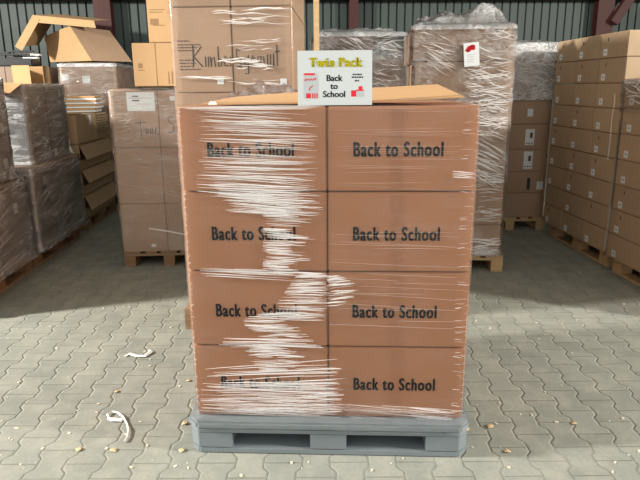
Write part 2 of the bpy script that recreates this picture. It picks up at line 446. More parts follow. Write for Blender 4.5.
# profiled sheet wall: real trapezoid ribs
w = bmesh.new(); pts = []
x = -8.0; PIT = 0.135
while x < 8.4:
    pts += [(x, 0.0), (x + PIT * 0.74, 0.0), (x + PIT * 0.80, 0.030), (x + PIT * 0.94, 0.030)]; x += PIT
pts += [(x, 0.06), (-8.0, 0.06)]
lo = [w.verts.new((p[0], p[1], 0)) for p in pts]; hi = [w.verts.new((p[0], p[1], 6.78)) for p in pts]
for i in range(len(pts)): w.faces.new((lo[i], lo[(i + 1) % len(pts)], hi[(i + 1) % len(pts)], hi[i]))
mbw = MB(); mbw.add(w); struct('wall_back', mbw, wall_mat(), (0, WY, 0))
struct('wall_left', MB().box(-8.1, -8.0, 2.2, 8.2, 0, 6.8), plain('side_wall_sheet', srgb(96, 108, 102), 0.6))
struct('wall_right', MB().box(8.5, 8.6, 1.6, 8.2, 0, 6.8), plain('side_wall_sheet', srgb(96, 108, 102), 0.6))
struct('ceiling', MB().box(-8, 8.5, -3.0, 8.2, 6.8, 6.9), plain('roof_sheet', srgb(120, 122, 118), 0.7), None)
def column(name, x, wdt, z=6.7):
    mb = MB().box(x - wdt / 2, x + wdt / 2, WY - 0.10, WY - 0.088, 0, z).box(x - wdt / 2, x + wdt / 2, WY - 0.262, WY - 0.25, 0, z).box(x - 0.006, x + 0.006, WY - 0.25, WY - 0.10, 0, z)
    return struct(name, mb, M['steel_red'])
column('trim_1', -2.98, 0.26); column('trim_2', 0.965, 0.14); column('trim_3', 5.10, 0.27)
struct('trim_4', MB().box(-8, 8.5, WY - 0.24, WY - 0.03, 2.93, 3.10, 0.004), M['steel_red'])
br = MB(); br.box(-0.07, 0.07, -0.06, 0.06, 0, 1.6, 0.004, Matrix.Translation((5.2, WY - 0.32, 2.55)) @ Matrix.Rotation(math.radians(32), 4, 'Y'))
struct('trim_5', br, M['steel_red'])

# ================================================================== front pallet
PSI = -0.10156
S = frame(0, 0, PSI)
PD = 1.0
pp = thing('plastic_pallet', 'grey plastic pallet carrying the shrink-wrapped Back to School cartons', 'pallet', (0, 0, 0), PSI)
def chamfer_rect(x0, x1, y0, y1, c): return [(x0 + c, y0), (x1 - c, y0), (x1, y0 + c), (x1, y1 - c), (x1 - c, y1), (x0 + c, y1), (x0, y1 - c), (x0, y0 + c)]
dk = MB().prism(chamfer_rect(-0.620, 0.616, -0.040, PD + 0.010, 0.045), 0.122, 0.157, 0.009)
dk.prism(chamfer_rect(-0.611, 0.606, -0.031, PD, 0.04), 0.100, 0.1225, 0.003)
dk.build('deck', M['plastic'], pp)
for (x0, x1) in ((-0.611, -0.422), (-0.08, 0.08), (0.422, 0.606)):
    for (y0, y1) in ((-0.031, 0.15), (PD / 2 - 0.08, PD / 2 + 0.08), (PD - 0.15, PD)):
        pts_ = [(x0, y0), (x1, y0), (x1, y1), (x0, y1)]
        if y0 < 0 and x0 < -0.3: pts_ = [(x0 + 0.04, y0), (x1, y0), (x1, y1), (x0, y1), (x0, y0 + 0.04)]
        if y0 < 0 and x0 > 0.3: pts_ = [(x0, y0), (x1 - 0.04, y0), (x1, y0 + 0.04), (x1, y1), (x0, y1)]
        MB().prism(pts_, 0.030, 0.1005, 0.002).build('foot', M['plastic'], pp)
for (y0, y1) in ((-0.031, 0.13), (PD / 2 - 0.07, PD / 2 + 0.07), (PD - 0.13, PD)):
    MB().prism(chamfer_rect(-0.611, 0.606, y0, y1, 0.04), 0.0, 0.0305, 0.005).build('runner', M['plastic'], pp)

BW, BH, ZP = 0.579, 0.3354, 0.159
BD = 0.94
rows_n = ['bottom', 'second from bottom', 'second from top', 'top']
side_n = ['left', 'right']
for c in range(2):
    for r in range(4):
        lx = (-0.2913, 0.2913)[c]; size = (BW, BD, BH - 0.004)
        extra = 'lettering half hidden by white film' if c == 0 else 'clear lettering under smooth film'
        o = carton('%s row %s reddish Back to School carton, %s' % (rows_n[r], side_n[c], extra), size,
                   S(lx, 0.023 + BD / 2, ZP + BH * r), PSI, 'box_red', 'Back to School cartons on the plastic pallet')
        du = -0.012 if r else -0.006
        lettering(o, 'lettering', 'Back to School', face_matrix(size, '-y', du, BH / 2 - (0.001 if r == 3 else 0.007)), 0.352 - (0.0 if c else 0.006), 0.059, M['ink'], 0.052, 1.16)
        if c == 1:
            patch(o, 'tape', size, '-y', 0.0 - 0.006 * r, BH * 0.49, 0.048, BH * 0.92, M['tape'], 0.0015, 0, 0.0003)

# film around it
FD = BD / 2
fr = film_wrap('clear stretch film wound tight around the Back to School cartons', *S(0, 0.023 + BD / 2)[:2], PSI, 0.583, FD, 0.160, ZP + 4 * BH + 0.002, 'film_front', 0.002, 3.1, None, 200, 60, 0.004)
FILM_Y = -FD - 0.0075
FM = Matrix(((1, 0, 0, 0), (0, 0, -1, FILM_Y), (0, 1, 0, 0), (0, 0, 0, 1)))      # (u, z) on the front of the film

# photo-measured spans of the glinting film folds, turned into metres on the carton fronts
def fx(px, py): 
    t = (py - 104.0) / (414.0 - 104.0); xl = 178.5 + t * (197 - 178.5); xr = 478.5 + t * (464.5 - 478.5)
    return -0.583 + (px - xl) / (xr - xl) * 1.166
YS = [104.5, 191.5, 271.5, 346, 415]
def fz(py):
    i = 0
    while i < 3 and py > YS[i + 1]: i += 1
    return ZP + BH * (4 - i) - (py - YS[i]) / (YS[i + 1] - YS[i]) * BH
rnd = random.Random(21)
pl_a, pl_b = MB(), MB()  # film folds whose glint is put into their white colour
def pleat(mb, x0, y0, x1, y1, wpx, wob=0.5):
    n = max(4, int(abs(x1 - x0) / 7)); P = []
    ph = rnd.uniform(0, 6)
    for i in range(n + 1):
        f = i / n; px = x0 + (x1 - x0) * f; py = y0 + (y1 - y0) * f + wob * math.sin(f * 5 + ph) * 0.5
        P.append((fx(px, py), fz(py), wpx * 0.48 / 256.0 * (0.25 + 0.75 * math.sin(PI * min(1, max(0, f * 1.0)))** 0.6) * rnd.uniform(0.75, 1.2)))
    b = bmesh.new(); top_, mid_, bot_ = [], [], []
    for (u, z, ww) in P:
        top_.append(b.verts.new((u, z + ww / 2, 0.0))); mid_.append(b.verts.new((u, z, 0.0012 + ww * 0.18))); bot_.append(b.verts.new((u, z - ww / 2, 0.0)))
    for i in range(len(P) - 1):
        b.faces.new((mid_[i], mid_[i + 1], top_[i + 1], top_[i])); b.faces.new((bot_[i], bot_[i + 1], mid_[i + 1], mid_[i]))
    b.transform(FM); mb.add(b)
def field(n, x0, x1, y0, y1, l0, l1, s0, s1, w0, w1, thin=0.3, left=None, right=None):
    for _ in range(int(n * 1.7)):
        ln = rnd.uniform(l0, l1); y = rnd.uniform(y0, y1)
        xa, xb = (left(y) if left else x0), (right(y) if right else x1)
        a = rnd.uniform(xa, max(xa + 1, xb - ln)); e = min(a + ln, xb + rnd.uniform(-6, 3)); sl = rnd.uniform(s0, s1)
        pleat(pl_b if rnd.random() < thin else pl_a, a, y, e, y + (e - a) * sl, rnd.uniform(w0, w1))
field(26, 198, 322, 107, 140, 45, 120, 0.0, 0.10, 0.8, 1.9, 0.3)
field(11, 198, 320, 139, 160, 40, 115, 0.0, 0.08, 0.8, 1.7, 0.4)
field(20, 196, 322, 157, 178, 40, 110, 0.0, 0.07, 0.9, 2.0, 0.3)
field(38, 196, 328, 176, 200, 30, 110, 0.02, 0.10, 0.9, 2.3, 0.3)
field(26, 225, 328, 198, 212, 25, 80, 0.02, 0.12, 0.9, 2.2, 0.3)
field(70, 264, 318, 205, 273, 12, 44, 0.0, 0.08, 0.9, 2.6, 0.35, None, lambda y: 305 + 14 * math.sin(y * 0.35))
field(14, 200, 300, 268, 277, 35, 90, 0.02, 0.06, 0.8, 1.6, 0.3)
field(46, 270, 330, 272, 320, 16, 55, -0.06, 0.05, 0.9, 2.4, 0.3, lambda y: 300 - (y - 272) * 0.7)
field(26, 328, 362, 276, 306, 10, 32, -0.14, -0.05, 1.0, 2.4, 0.35, None, lambda y: 343 + 18 * math.sin((y - 276) / 30 * PI))
field(50, 245, 315, 312, 370, 15, 60, -0.03, 0.06, 0.9, 2.4, 0.3, lambda y: 252 - 8 * math.sin(y * 0.2), lambda y: 300 + 12 * math.sin(y * 0.25))
field(8, 218, 330, 338, 347, 60, 110, -0.02, 0.02, 1.0, 2.2, 0.1)
field(12, 205, 345, 368, 392, 70, 140, -0.09, -0.03, 0.8, 1.8, 0.2)
field(75, 199, 345, 380, 414, 30, 110, -0.04, 0.06, 0.7, 1.8, 0.5)
field(30, 295, 348, 366, 410, 15, 45, -0.08, 0.0, 0.8, 2.2, 0.3)
field(12, 410, 464, 404, 415, 15, 45, 0.03, 0.12, 0.7, 1.8, 0.3)
field(16, 335, 460, 398, 415, 40, 110, 0.03, 0.12, 0.4, 0.8, 0.8)
field(5, 452, 477, 170, 178, 15, 25, 0.04, 0.14, 0.9, 2.0, 0.2)
field(26, 452, 474, 112, 410, 6, 18, -0.1, 0.1, 0.5, 1.1, 0.4, lambda y: 462 - (y - 104) * 0.03, lambda y: 477 - (y - 104) * 0.045)
field(22, 330, 470, 106, 340, 60, 130, -0.01, 0.06, 0.3, 0.6, 1.0)
for y in range(108, 412, 7):                                     # edge glints painted where turns of film catch on the corners
    xl = 178.5 + (y - 104) / 310 * 18.5
    pleat(pl_a, xl + 0.3, y + rnd.uniform(-3, 3), xl + rnd.uniform(2, 4), y + rnd.uniform(-3, 3), rnd.uniform(0.6, 1.4))
    xr = 478.5 - (y - 104) / 310 * 14
    pleat(pl_b, xr - rnd.uniform(2, 4), y + rnd.uniform(-1, 1), xr - 0.5, y + rnd.uniform(-1, 1), rnd.uniform(0.6, 1.4))
for i in range(5):
    pleat(pl_a, 179 + 3 * i, 105.3 + 0.5 * i, 326 - 4 * i, 104.6 + 0.8 * i, 1.8)
o = pl_a.build('film_fold_glints', M['pleat'], fr); o['kind'] = 'stuff'; o['label'] = 'white streaks painting the glint of gathered film folds'
o = pl_b.build('film_fold_glints', M['pleat_thin'], fr); o['kind'] = 'stuff'; o['label'] = 'faint streaks painting the glint of the smooth film'
# skirt of film pulled over the pallet edge
sk = bmesh.new(); g = []
for j in range(7):
    row = []
    for i in range(121):
        f = i / 120; u = -0.60 + 1.2 * f; k = j / 6
        d = 0.006 + 0.066 * min(1, k * 1.7) + 0.004 * fbm(Vector((u * 9, j * 0.7, 4.4)))
        z = 0.185 - k * (0.055 + 0.02 * fbm(Vector((u * 5, 2.2, 0)))) 
        row.append(sk.verts.new((u, -FD - d, z)))
    g.append(row)
for j in range(6):
    for i in range(120): sk.faces.new((g[j][i], g[j][i + 1], g[j + 1][i + 1], g[j + 1][i]))
mbs = MB(); mbs.add(sk); mbs.build('film_skirt', M['film_front'], fr, True)

# loose cardboard sheet on the top of the stack
ZT = ZP + 4 * BH
sh = thing('cardboard_sheet', 'loose orange-brown cardboard sheet lying tilted on top of the front stack', 'cardboard', S(0, 0, 0), PSI)
rows = []
for j in range(7):
    f = j / 6; row = []
    for i in range(13):
        k = i / 12; u = -0.50 + 1.03 * k + 0.03 * f * (1 - 2 * k)
        zf = ZT + 0.010 + 0.026 * max(0, k - 0.45) ** 1.2 * 1.6; zb = ZT + 0.026 + 0.052 * k ** 0.8
        row.append((u, 0.055 + 0.5 * f, zf + (zb - zf) * f))
    rows.append(row)
MB().sheet(rows, 0.005).build('sheet', M['board_inside'], sh)
# crumpled film lying behind it
def crumple(label, x, y, z, rx, ry, h, mat, seed, rz=0, name='plastic_film_scrap', group=None, n=34):
    b = bmesh.new(); g = []
    for j in range(n + 1):
        row = []
        for i in range(n + 1):
            u, v = i / n * 2 - 1, j / n * 2 - 1; e = max(0, 1 - max(abs(u), abs(v)) ** 3)
            q = Vector((u * 3 + seed, v * 3, seed))
            row.append(b.verts.new((u * rx * (1 + 0.25 * fbm(q)), v * ry * (1 + 0.25 * fbm(q * 1.3)), 0.003 + h * e * max(0, 0.45 + 0.7 * fbm(q * 1.8, 4)))))
        g.append(row)
    for j in range(n):
        for i in range(n): b.faces.new((g[j][i], g[j][i + 1], g[j + 1][i + 1], g[j + 1][i]))
    mb = MB(); mb.add(b); o = mb.build(name, M[mat], None, True); o.location = (x, y, z); o.rotation_euler = (0, 0, rz)
    return tag(o, label, 'plastic film', group)
crumple('crumpled clear film lying on top of the front stack behind the cardboard sheet', *S(-0.30, 0.74, ZT + 0.004), 0.24, 0.13, 0.10, 'film_milky', 5.3, PSI)
crumple('small twist of white film on the front edge of the stack top', *S(-0.45, 0.045, ZT + 0.003), 0.016, 0.012, 0.02, 'white_plastic', 1.7, PSI, 'plastic_film_twist', None, 12)

# the sign
sg = thing('paper_sign', 'white printed paper sign reading Twin Pack Back to School', 'sign', S(0.031, 0.03, ZT + 0.001), PSI + 0.02)
SW, SHh = 0.287, 0.205
lean = Matrix.Rotation(math.radians(-6), 4, 'X')
b = MB(); b.box(-SW / 2, SW / 2, -0.0006, 0.0006, 0, SHh, 0, lean); b.build('paper', M['sign_paper'], sg)
def sm(u, v, dz=0.0):
    return lean @ Matrix(((1, 0, 0, u), (0, 0, -1, -0.0008 - dz * 0.25), (0, 1, 0, v), (0, 0, 0, 1)))
bx = lettering(sg, 'heading', 'Twin Pack', sm(0.004, 0.161), 0.205, 0.036, M['ink'], 0.075, 1.12, thick=0.0003)
lettering(sg, 'heading_face', 'Twin Pack', sm(0.004, 0.161, 0.0025), 0.205, 0.036, M['yellow'], 0.046, 1.12, thick=0.0003, box_of=bx)
lettering(sg, 'wording', 'Back\nto\nSchool', sm(-0.003, 0.072), 0.086, 0.084, M['ink'], 0.03, 1.0, 0.92, thick=0.0003)
pk = MB()
PKM = sm(-0.093, 0.074) @ Matrix.Diagonal((1.2, 1.25, 0.5, 1)); pk.box(-0.0225, 0.0225, -0.038, 0.038, 0, 0.0005, 0, PKM); pk.build('packet_picture', M['grey_print'], sg)
pr = MB(); mm = sm(-0.093, 0.074, 0.0012) @ Matrix.Diagonal((1.2, 1.25, 0.5, 1))
pr.box(-0.021, 0.013, 0.0315, 0.0375, 0, 0.0004, 0, mm)
stroke(pr, [(-0.018, 0.014), (-0.016, 0.021), (-0.012, 0.016), (-0.008, 0.021), (-0.003, 0.016), (0.001, 0.021), (0.006, 0.016), (0.010, 0.022), (0.014, 0.017), (0.017, 0.024)], 0.0035, mm)
stroke(pr, [(-0.006, -0.014), (0.0, -0.004), (0.007, 0.0)], 0.003, mm)
pr.box(-0.015, 0.000, -0.038, -0.023, 0, 0.0004, 0, mm)
for k in range(3): pr.box(0.004 + k * 0.007, 0.008 + k * 0.007, -0.038, -0.023, 0, 0.0004, 0, mm)
pr.build('packet_print', M['red'], sg)
tx = MB(); m2 = sm(0.087, 0.076, 0.0) @ Matrix.Diagonal((1.2, 1.3, 0.5, 1))
for (v, w_) in ((0.030, 0.030), (0.022, 0.036), (0.012, 0.016)):
    k = -w_ / 2
    while k < w_ / 2 - 0.002:
        l_ = random.uniform(0.004, 0.009); tx.box(k, min(k + l_, w_ / 2), v - 0.0022, v + 0.0022, 0, 0.0004, 0, m2); k += l_ + 0.0022
tx.build('small_print', M['ink'], sg)
MB().box(-0.020, -0.004, -0.034, -0.016, 0, 0.0005, 0, m2).build('red_picture', M['red'], sg)
MB().box(-0.003, 0.020, -0.034, -0.018, 0, 0.0005, 0, m2).build('grey_picture', M['grey_print'], sg)
rb = MB(); rb.box(-0.004, 0.020, -0.018, -0.014, 0, 0.0005, 0, m2).box(0.004, 0.016, -0.014, -0.004, 0, 0.0005, 0, m2); rb.build('picture_print', M['red'], sg)

# ================================================================== stacks behind
def grid_stack(cx, cy, rz, nx, ny, zs, W, D, mat, label_fn, group, gap=0.004, jit=0.004, only=None):
    """cartons nx across, ny deep, rows between the heights zs; returns {(ix, iy, row): object} with sizes"""
    T = frame(cx, cy, rz); out = {}
    bw, bd = W / nx, D / ny
    for r in range(len(zs) - 1):
        for iy in range(ny):
            for ix in range(nx):
                if only and not only(ix, iy, r): continue
                size = (bw - gap, bd - gap, zs[r + 1] - zs[r] - 0.003)
                lx = -W / 2 + bw * (ix + 0.5); ly = -D / 2 + bd * (iy + 0.5)
                o = carton(label_fn(ix, iy, r), size, T(lx, ly, zs[r]), rz, mat, group)
                out[(ix, iy, r)] = (o, size)
    return out
ORD = ['bottom', 'second', 'third', 'fourth', 'fifth', 'sixth', 'seventh', 'eighth', 'ninth']
def rown(r, n): return 'top' if r == n - 1 else 'bottom' if r == 0 else ORD[r] + ' lowest'
PZ = 0.1455

# --- K: tall stack just behind the front pallet
KX, KY, KR = -0.415, 2.01, -0.10
pallet('wooden pallet hidden behind the grey plastic pallet, one block showing at left', KX + 0.012, KY, KR)
kz = [PZ, 0.62, 1.09, 1.545, 2.035, 2.50]
KS = grid_stack(KX + 0.005, KY - 0.01, KR, 2, 1, kz, 0.715, 1.16, 'box_brown',
    lambda ix, iy, r: '%s carton in the %s row of the tall stack behind the front pallet' % (('left', 'right')[ix], rown(r, 5)), 'cartons of the tall stack behind the front pallet')
o, size = KS[(0, 0, 3)]
for grp in (((-0.115, 0.30, 0.07), (-0.08, 0.278, 0.14), (-0.09, 0.262, 0.12), (-0.10, 0.245, 0.10)), ((-0.10, 0.19, 0.09), (-0.095, 0.172, 0.10), (-0.10, 0.154, 0.09), (-0.08, 0.136, 0.13))):
    pm = MB()
    for (u, v, ln) in grp:
        k = u - ln / 2
        while k < u + ln / 2:
            l_ = random.uniform(0.010, 0.026); pm.box(k, min(k + l_, u + ln / 2), v - 0.0028, v + 0.0028, 0, 0.0005, 0, face_matrix(size, '-y', 0, 0, 0.0022)); k += l_ + 0.005
    pm.build('lettering', M['ink_soft'], o)
def hand(parent, size, strokes, u0, v0, sc, width, mat='ink_soft', lift=0.0024):
    mb = MB(); mt = face_matrix(size, '-y', u0, v0, lift)
    for s_ in strokes: stroke(mb, [(p[0] * sc, p[1] * sc) for p in s_], width, mt)
    return mb.build('handwriting', M[mat], parent)
kd = [[(0, 0), (0.05, 2.2)], [(0.9, 2.0), (0.08, 1.0), (1.0, 0)], [(1.3, 0), (1.3, 1.0)], [(1.6, 0), (1.6, 1.0), (1.8, 1.0), (1.9, 0), (1.95, 0.8), (2.2, 1.0), (2.3, 0)],
      [(2.65, 2.0), (2.65, 0), (2.95, 0.1), (3.0, 0.7), (2.65, 0.8)], [(3.2, 0.6), (3.6, 0.8), (3.4, 1.1), (3.2, 0.6), (3.3, 0.1), (3.7, 0.1)], [(3.9, 1.0), (3.9, 0)], [(3.95, 0.7), (4.2, 1.0)]]
hand(o, size, kd, -0.06, 0.150, 0.058, 0.006, 'ink')
o2, size2 = KS[(1, 0, 3)]
kd2 = [[(0, 1.6), (-0.4, 1.7), (-0.4, 1.0), (0.0, 0.8), (0.0, 0.0), (-0.4, 0)], [(0.8, 0.9), (0.4, 0.9), (0.4, 0.2), (0.8, 0.2), (0.8, 1.1), (0.8, -0.7), (0.4, -0.7)], [(1.1, 0.6), (1.5, 0.8), (1.3, 1.1), (1.1, 0.6), (1.2, 0.1), (1.6, 0.1)],
       [(1.8, 0), (1.8, 1.0), (2.1, 1.0), (2.1, 0), (2.1, 0.9), (2.4, 1.0), (2.45, 0)], [(2.8, 0), (2.8, 1.2)], [(3.1, 1.2), (3.1, 0.1), (3.4, 0.1), (3.4, 1.3), (3.45, 0)], [(3.8, 2.1), (3.8, 0)], [(3.6, 1.4), (4.1, 1.5)]]
hand(o2, size2, kd2, -0.13, 0.150, 0.058, 0.006, 'ink')
patch(o, 'paper_label', size, '-y', 0.10, 0.065, 0.04, 0.036, M['paper'], 0.0022)
patch(o2, 'paper_label', size2, '-y', 0.125, 0.060, 0.04, 0.036, M['paper'], 0.0022)
fo_ = film_wrap('clear film around the tall stack of handwritten cartons behind the sign', KX + 0.005, KY - 0.01, KR, 0.357, 0.58, PZ + 0.002, 2.49, 'film_front', 0.004, 8.8, None, 150, 60, 0.006, 0.004)

face_pleats(fo_, 0.357, 0.58, [(16, -0.12, 0.35, 1.93, 2.02, 0.08, 0.3, -0.03, 0.03, 0.004, 0.010), (8, -0.05, 0.30, 1.78, 1.86, 0.08, 0.3, -0.02, 0.02, 0.003, 0.007),
    (18, -0.10, 0.25, 1.67, 1.74, 0.05, 0.22, -0.05, 0.05, 0.004, 0.010), (6, -0.35, 0.0, 1.63, 1.645, 0.2, 0.35, -0.08, -0.02, 0.004, 0.008), (5, -0.05, 0.34, 1.595, 1.62, 0.2, 0.35, -0.08, -0.03, 0.003, 0.007)], 3)
# --- CL: stack left of it
CX, CY = -1.245, 3.56
pallet('wooden pallet under the handwritten cartons left of the front stack', CX, CY, 0.0)
cz = [PZ, 0.585, 1.08, 1.56]
CS = grid_stack(CX, CY - 0.01, 0.0, 2, 2, cz, 0.80, 1.2, 'box_brown',
    lambda ix, iy, r: '%s %s carton in the %s row of the stack left of the tall stack' % (('front', 'back')[iy], ('left', 'right')[ix], rown(r, 3)), 'cartons of the stack left of the tall stack')
o, size = CS[(0, 0, 2)]; oB, sizeB = CS[(1, 0, 2)]
patch(o, 'shipping_document', size, '-y', 0.06, 0.385, 0.235, 0.155, M['paper'], 0.002)
dm = MB(); mt = face_matrix(size, '-y', 0.06, 0.385, 0.0032)
for (u, v, w_) in ((-0.045, 0.045, 0.05), (-0.04, 0.01, 0.06), (0.0, 0.03, 0.20), (0.02, -0.02, 0.13)): dm.box(u - w_ / 2, u + w_ / 2, v - (0.005 if w_ < 0.1 else 0.0012), v + (0.005 if w_ < 0.1 else 0.0012), 0, 0.0004, 0, mt)
dm.build('document_print', M['ink_soft'], o)
patch(oB, 'paper_label', sizeB, '-y', -0.07, 0.41, 0.048, 0.036, M['paper'], 0.002)
patch(oB, 'barcode_label', sizeB, '-y', 0.085, 0.155, 0.055, 0.085, M['paper'], 0.004, 0.45)
bc = MB(); mt = face_matrix(sizeB, '-y', 0.085, 0.155, 0.0052, 0.45)
for k in range(4): bc.box(-0.014 + k * 0.008, -0.010 + k * 0.008, -0.028, 0.0, 0, 0.0004, 0, mt)
bc.build('barcode', M['ink'], oB)
tn = [[(0, 2.6), (0.1, 0.0)], [(-0.7, 2.2), (0.9, 2.3)], [(0.9, 0.6), (1.2, 0.9), (1.1, 1.4), (0.8, 1.3), (0.9, 0.6)], [(1.5, 0.5), (1.5, 1.4), (1.8, 1.5), (1.9, 0.5)], [(2.2, 0.9), (2.6, 1.1), (2.4, 1.5), (2.2, 0.9), (2.4, 0.4), (2.8, 0.5)]]
hand(o, size, tn, 0.04, 0.085, 0.055, 0.006, 'ink')
sn = [[(0.8, 2.5), (0.2, 2.7), (0.0, 2.0), (0.8, 1.3), (0.7, 0.3), (-0.1, 0.1)], [(1.3, 0.1), (1.3, 1.0), (1.7, 1.0), (1.8, 0.1)], [(2.6, 1.0), (2.2, 0.9), (2.2, 0.2), (2.6, 0.1), (2.7, 2.2), (2.75, 0.0)]]
hand(oB, sizeB, sn, -0.12, 0.115, 0.055, 0.006, 'ink')
oc, sizec = CS[(0, 0, 0)]
patch(oc, 'paper_label', sizec, '-y', 0.075, 0.055, 0.04, 0.03, M['paper'], 0.002)
fo_ = film_wrap('thin clear film around the handwritten cartons left of the front stack', CX, CY - 0.01, 0.0, 0.40, 0.60, PZ + 0.002, 1.563, 'film_clear', 0.005, 2.2, 0.008, 150, 50, 0.006, 0.004)
face_pleats(fo_, 0.40, 0.60, [(10, -0.30, 0.10, 0.96, 1.02, 0.08, 0.25, -0.15, -0.02, 0.004, 0.009), (8, -0.39, 0.38, 0.70, 0.95, 0.25, 0.5, -0.35, -0.15, 0.002, 0.005), (7, 0.05, 0.39, 1.10, 1.14, 0.1, 0.25, 0.0, 0.08, 0.003, 0.008), (8, -0.39, -0.22, 1.2, 1.35, 0.03, 0.09, -0.3, 0.3, 0.004, 0.009)], 4, 'pleat_thin')
strap = MB(); mt = Matrix(((1, 0, 0, CX), (0, 0, -1, CY - 0.635), (0, 1, 0, 0), (0, 0, 0, 1)))
stroke(strap, [(-0.15, 0.365), (0.02, 0.335), (0.15, 0.305), (0.33, 0.29)], 0.014, mt, 0.001)
tag(strap.build('film_tail', M['pleat']), 'twisted white tail of film across the lowest cartons left of the front stack', 'plastic film')

# two yellow cartons on top of it
y1 = carton('yellow-brown carton standing on the handwritten stack, arrows printed at its foot', (0.50, 0.60, 0.375), (CX + 0.02 - 0.04, 3.63, 1.592), 0.0, 'box_yellow', 'yellow cartons on the handwritten stack')
ps = (0.50, 0.60, 0.375); am = MB(); mt = face_matrix(ps, '-y', 0, 0, 0.002)
for u in (0.06, 0.15):
    for k in (0, 0.03): am.box(u + k - 0.003, u + k + 0.003, 0.02, 0.13, 0, 0.0005, 0, mt)
am.box(-0.215, -0.15, 0.14, 0.145, 0, 0.0005, 0, mt).box(-0.205, -0.17, 0.16, 0.20, 0, 0.0005, 0, mt)
am.build('print', M['ink_faint'], y1)
patch(y1, 'tape', ps, '-y', -0.045, 0.1875, 0.004, 0.37, M['ink_faint'], 0.0018)
y2 = carton('tall yellow-brown carton highest of the two on the handwritten stack', (0.50, 0.55, 0.50), (CX + 0.135, 3.61, 1.971), 0.0, 'box_yellow', 'yellow cartons on the handwritten stack')
ps = (0.50, 0.55, 0.50); am = MB(); mt = face_matrix(ps, '-y', 0, 0, 0.002)
for (u, v, w_, h_) in ((-0.17, 0.255, 0.11, 0.006), (-0.16, 0.275, 0.13, 0.006), (-0.19, 0.175, 0.07, 0.05), (-0.15, 0.145, 0.10, 0.006), (-0.02, 0.26, 0.10, 0.006)): am.box(u - w_ / 2, u + w_ / 2, v - h_ / 2, v + h_ / 2, 0, 0.0005, 0, mt)
am.build('lettering', M['ink_faint'], y2)

# --- CM: wrapped stack behind the sign
MX, MY = 0.61, 4.50
pallet('wooden pallet under the film-topped stack behind the sign', MX, MY, 0.0)
mz = [PZ, 0.58, 1.02, 1.46, 1.85]
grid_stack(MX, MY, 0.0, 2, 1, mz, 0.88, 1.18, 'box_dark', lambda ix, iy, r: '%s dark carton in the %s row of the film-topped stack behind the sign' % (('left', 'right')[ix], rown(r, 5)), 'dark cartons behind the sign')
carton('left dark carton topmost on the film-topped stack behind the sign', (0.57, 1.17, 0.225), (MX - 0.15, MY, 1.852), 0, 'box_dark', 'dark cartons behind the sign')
fo_ = film_wrap('crumpled milky film over the dark cartons behind the sign', MX, MY, 0.0, 0.448, 0.597, PZ + 0.002, 2.092, 'film_milky', 0.012, 4.7, 0.10, 170, 60, 0.008, 0.012, top_mat='film_heavy')
face_pleats(fo_, 0.448, 0.597, [(22, -0.40, 0.10, 1.9, 2.08, 0.06, 0.25, -0.9, -0.3, 0.004, 0.010), (20, 0.12, 0.44, 1.86, 2.08, 0.05, 0.2, -0.6, 0.6, 0.005, 0.012), (16, 0.12, 0.44, 1.60, 1.82, 0.06, 0.25, -0.8, 0.2, 0.004, 0.010)], 5, 'pleat', '-y', 0.022)
tag(MB().box(0.105, 0.150, 3.10, 3.19, 0, 2.62, 0.003).build('lit_carton_edge', M['wood_new']), 'added pale strip for a lit carton edge between the tall stack and the film-topped stack', 'post')  # added strip drawn for the lit cardboard edge of a stack behind

# --- CR: heavily wrapped stack to the right of the front stack
RX, RY, RRZ = 1.375, 3.19, -0.14
pallet('wooden pallet under the heavily wrapped stack right of the front stack', RX + 0.01, RY, RRZ, 'new')
rz_ = [PZ, 0.42, 0.78, 1.13, 1.47, 1.765]
RS = grid_stack(RX - 0.01, RY, RRZ, 1, 1, rz_, 0.77, 1.18, 'box_brown', lambda ix, iy, r: 'carton in the %s row of the heavily wrapped stack right of the front stack' % rown(r, 6), 'cartons of the heavily wrapped stack')
ct = carton('topmost carton of the heavily wrapped stack, behind the white notice', (0.77, 1.17, 0.26), (RX - 0.035, RY, 1.768), RRZ + 0.01, 'box_brown', 'cartons of the heavily wrapped stack')
fo_ = film_wrap('thick crumpled film over the heavily wrapped stack right of the front stack', RX - 0.02, RY, RRZ, 0.400, 0.592, PZ + 0.002, 2.035, 'film_milky', 0.014, 6.1, 0.15, 180, 70, 0.008, 0.014, 0.02, top_mat='film_heavy')
face_pleats(fo_, 0.400, 0.592, [(22, -0.39, -0.05, 1.74, 2.0, 0.06, 0.3, -0.7, -0.1, 0.004, 0.010), (14, 0.08, 0.39, 1.80, 2.02, 0.06, 0.25, -0.5, 0.5, 0.004, 0.011), (70, 0.0, 0.39, 1.42, 1.76, 0.05, 0.22, -0.4, 0.25, 0.005, 0.013),
    (80, 0.05, 0.39, 1.18, 1.46, 0.05, 0.2, -0.5, 0.4, 0.005, 0.012), (45, 0.05, 0.39, 0.85, 1.17, 0.06, 0.3, -0.7, -0.2, 0.005, 0.014), (40, 0.05, 0.39, 0.45, 0.85, 0.06, 0.25, -0.1, 0.15, 0.004, 0.010), (40, 0.05, 0.40, 0.16, 0.30, 0.06, 0.25, -0.2, 0.2, 0.005, 0.014)], 6, 'pleat', '-y', 0.024)
nt = thing('paper_notice', 'white paper notice with a red mark taped to the heavily wrapped stack', 'notice', frame(RX, RY, RRZ)(0.045, -0.592, 1.815), RRZ)
PN = Matrix.Translation((0, -0.040, 0)) @ Matrix.Rotation(math.radians(-5), 4, 'Y') @ Matrix(((1, 0, 0, 0), (0, 0, -1, 0), (0, 1, 0, 0), (0, 0, 0, 1)))
MB().box(-0.060, 0.060, -0.090, 0.090, 0, 0.001, 0, PN).build('paper', M['paper'], nt)
rm = MB()
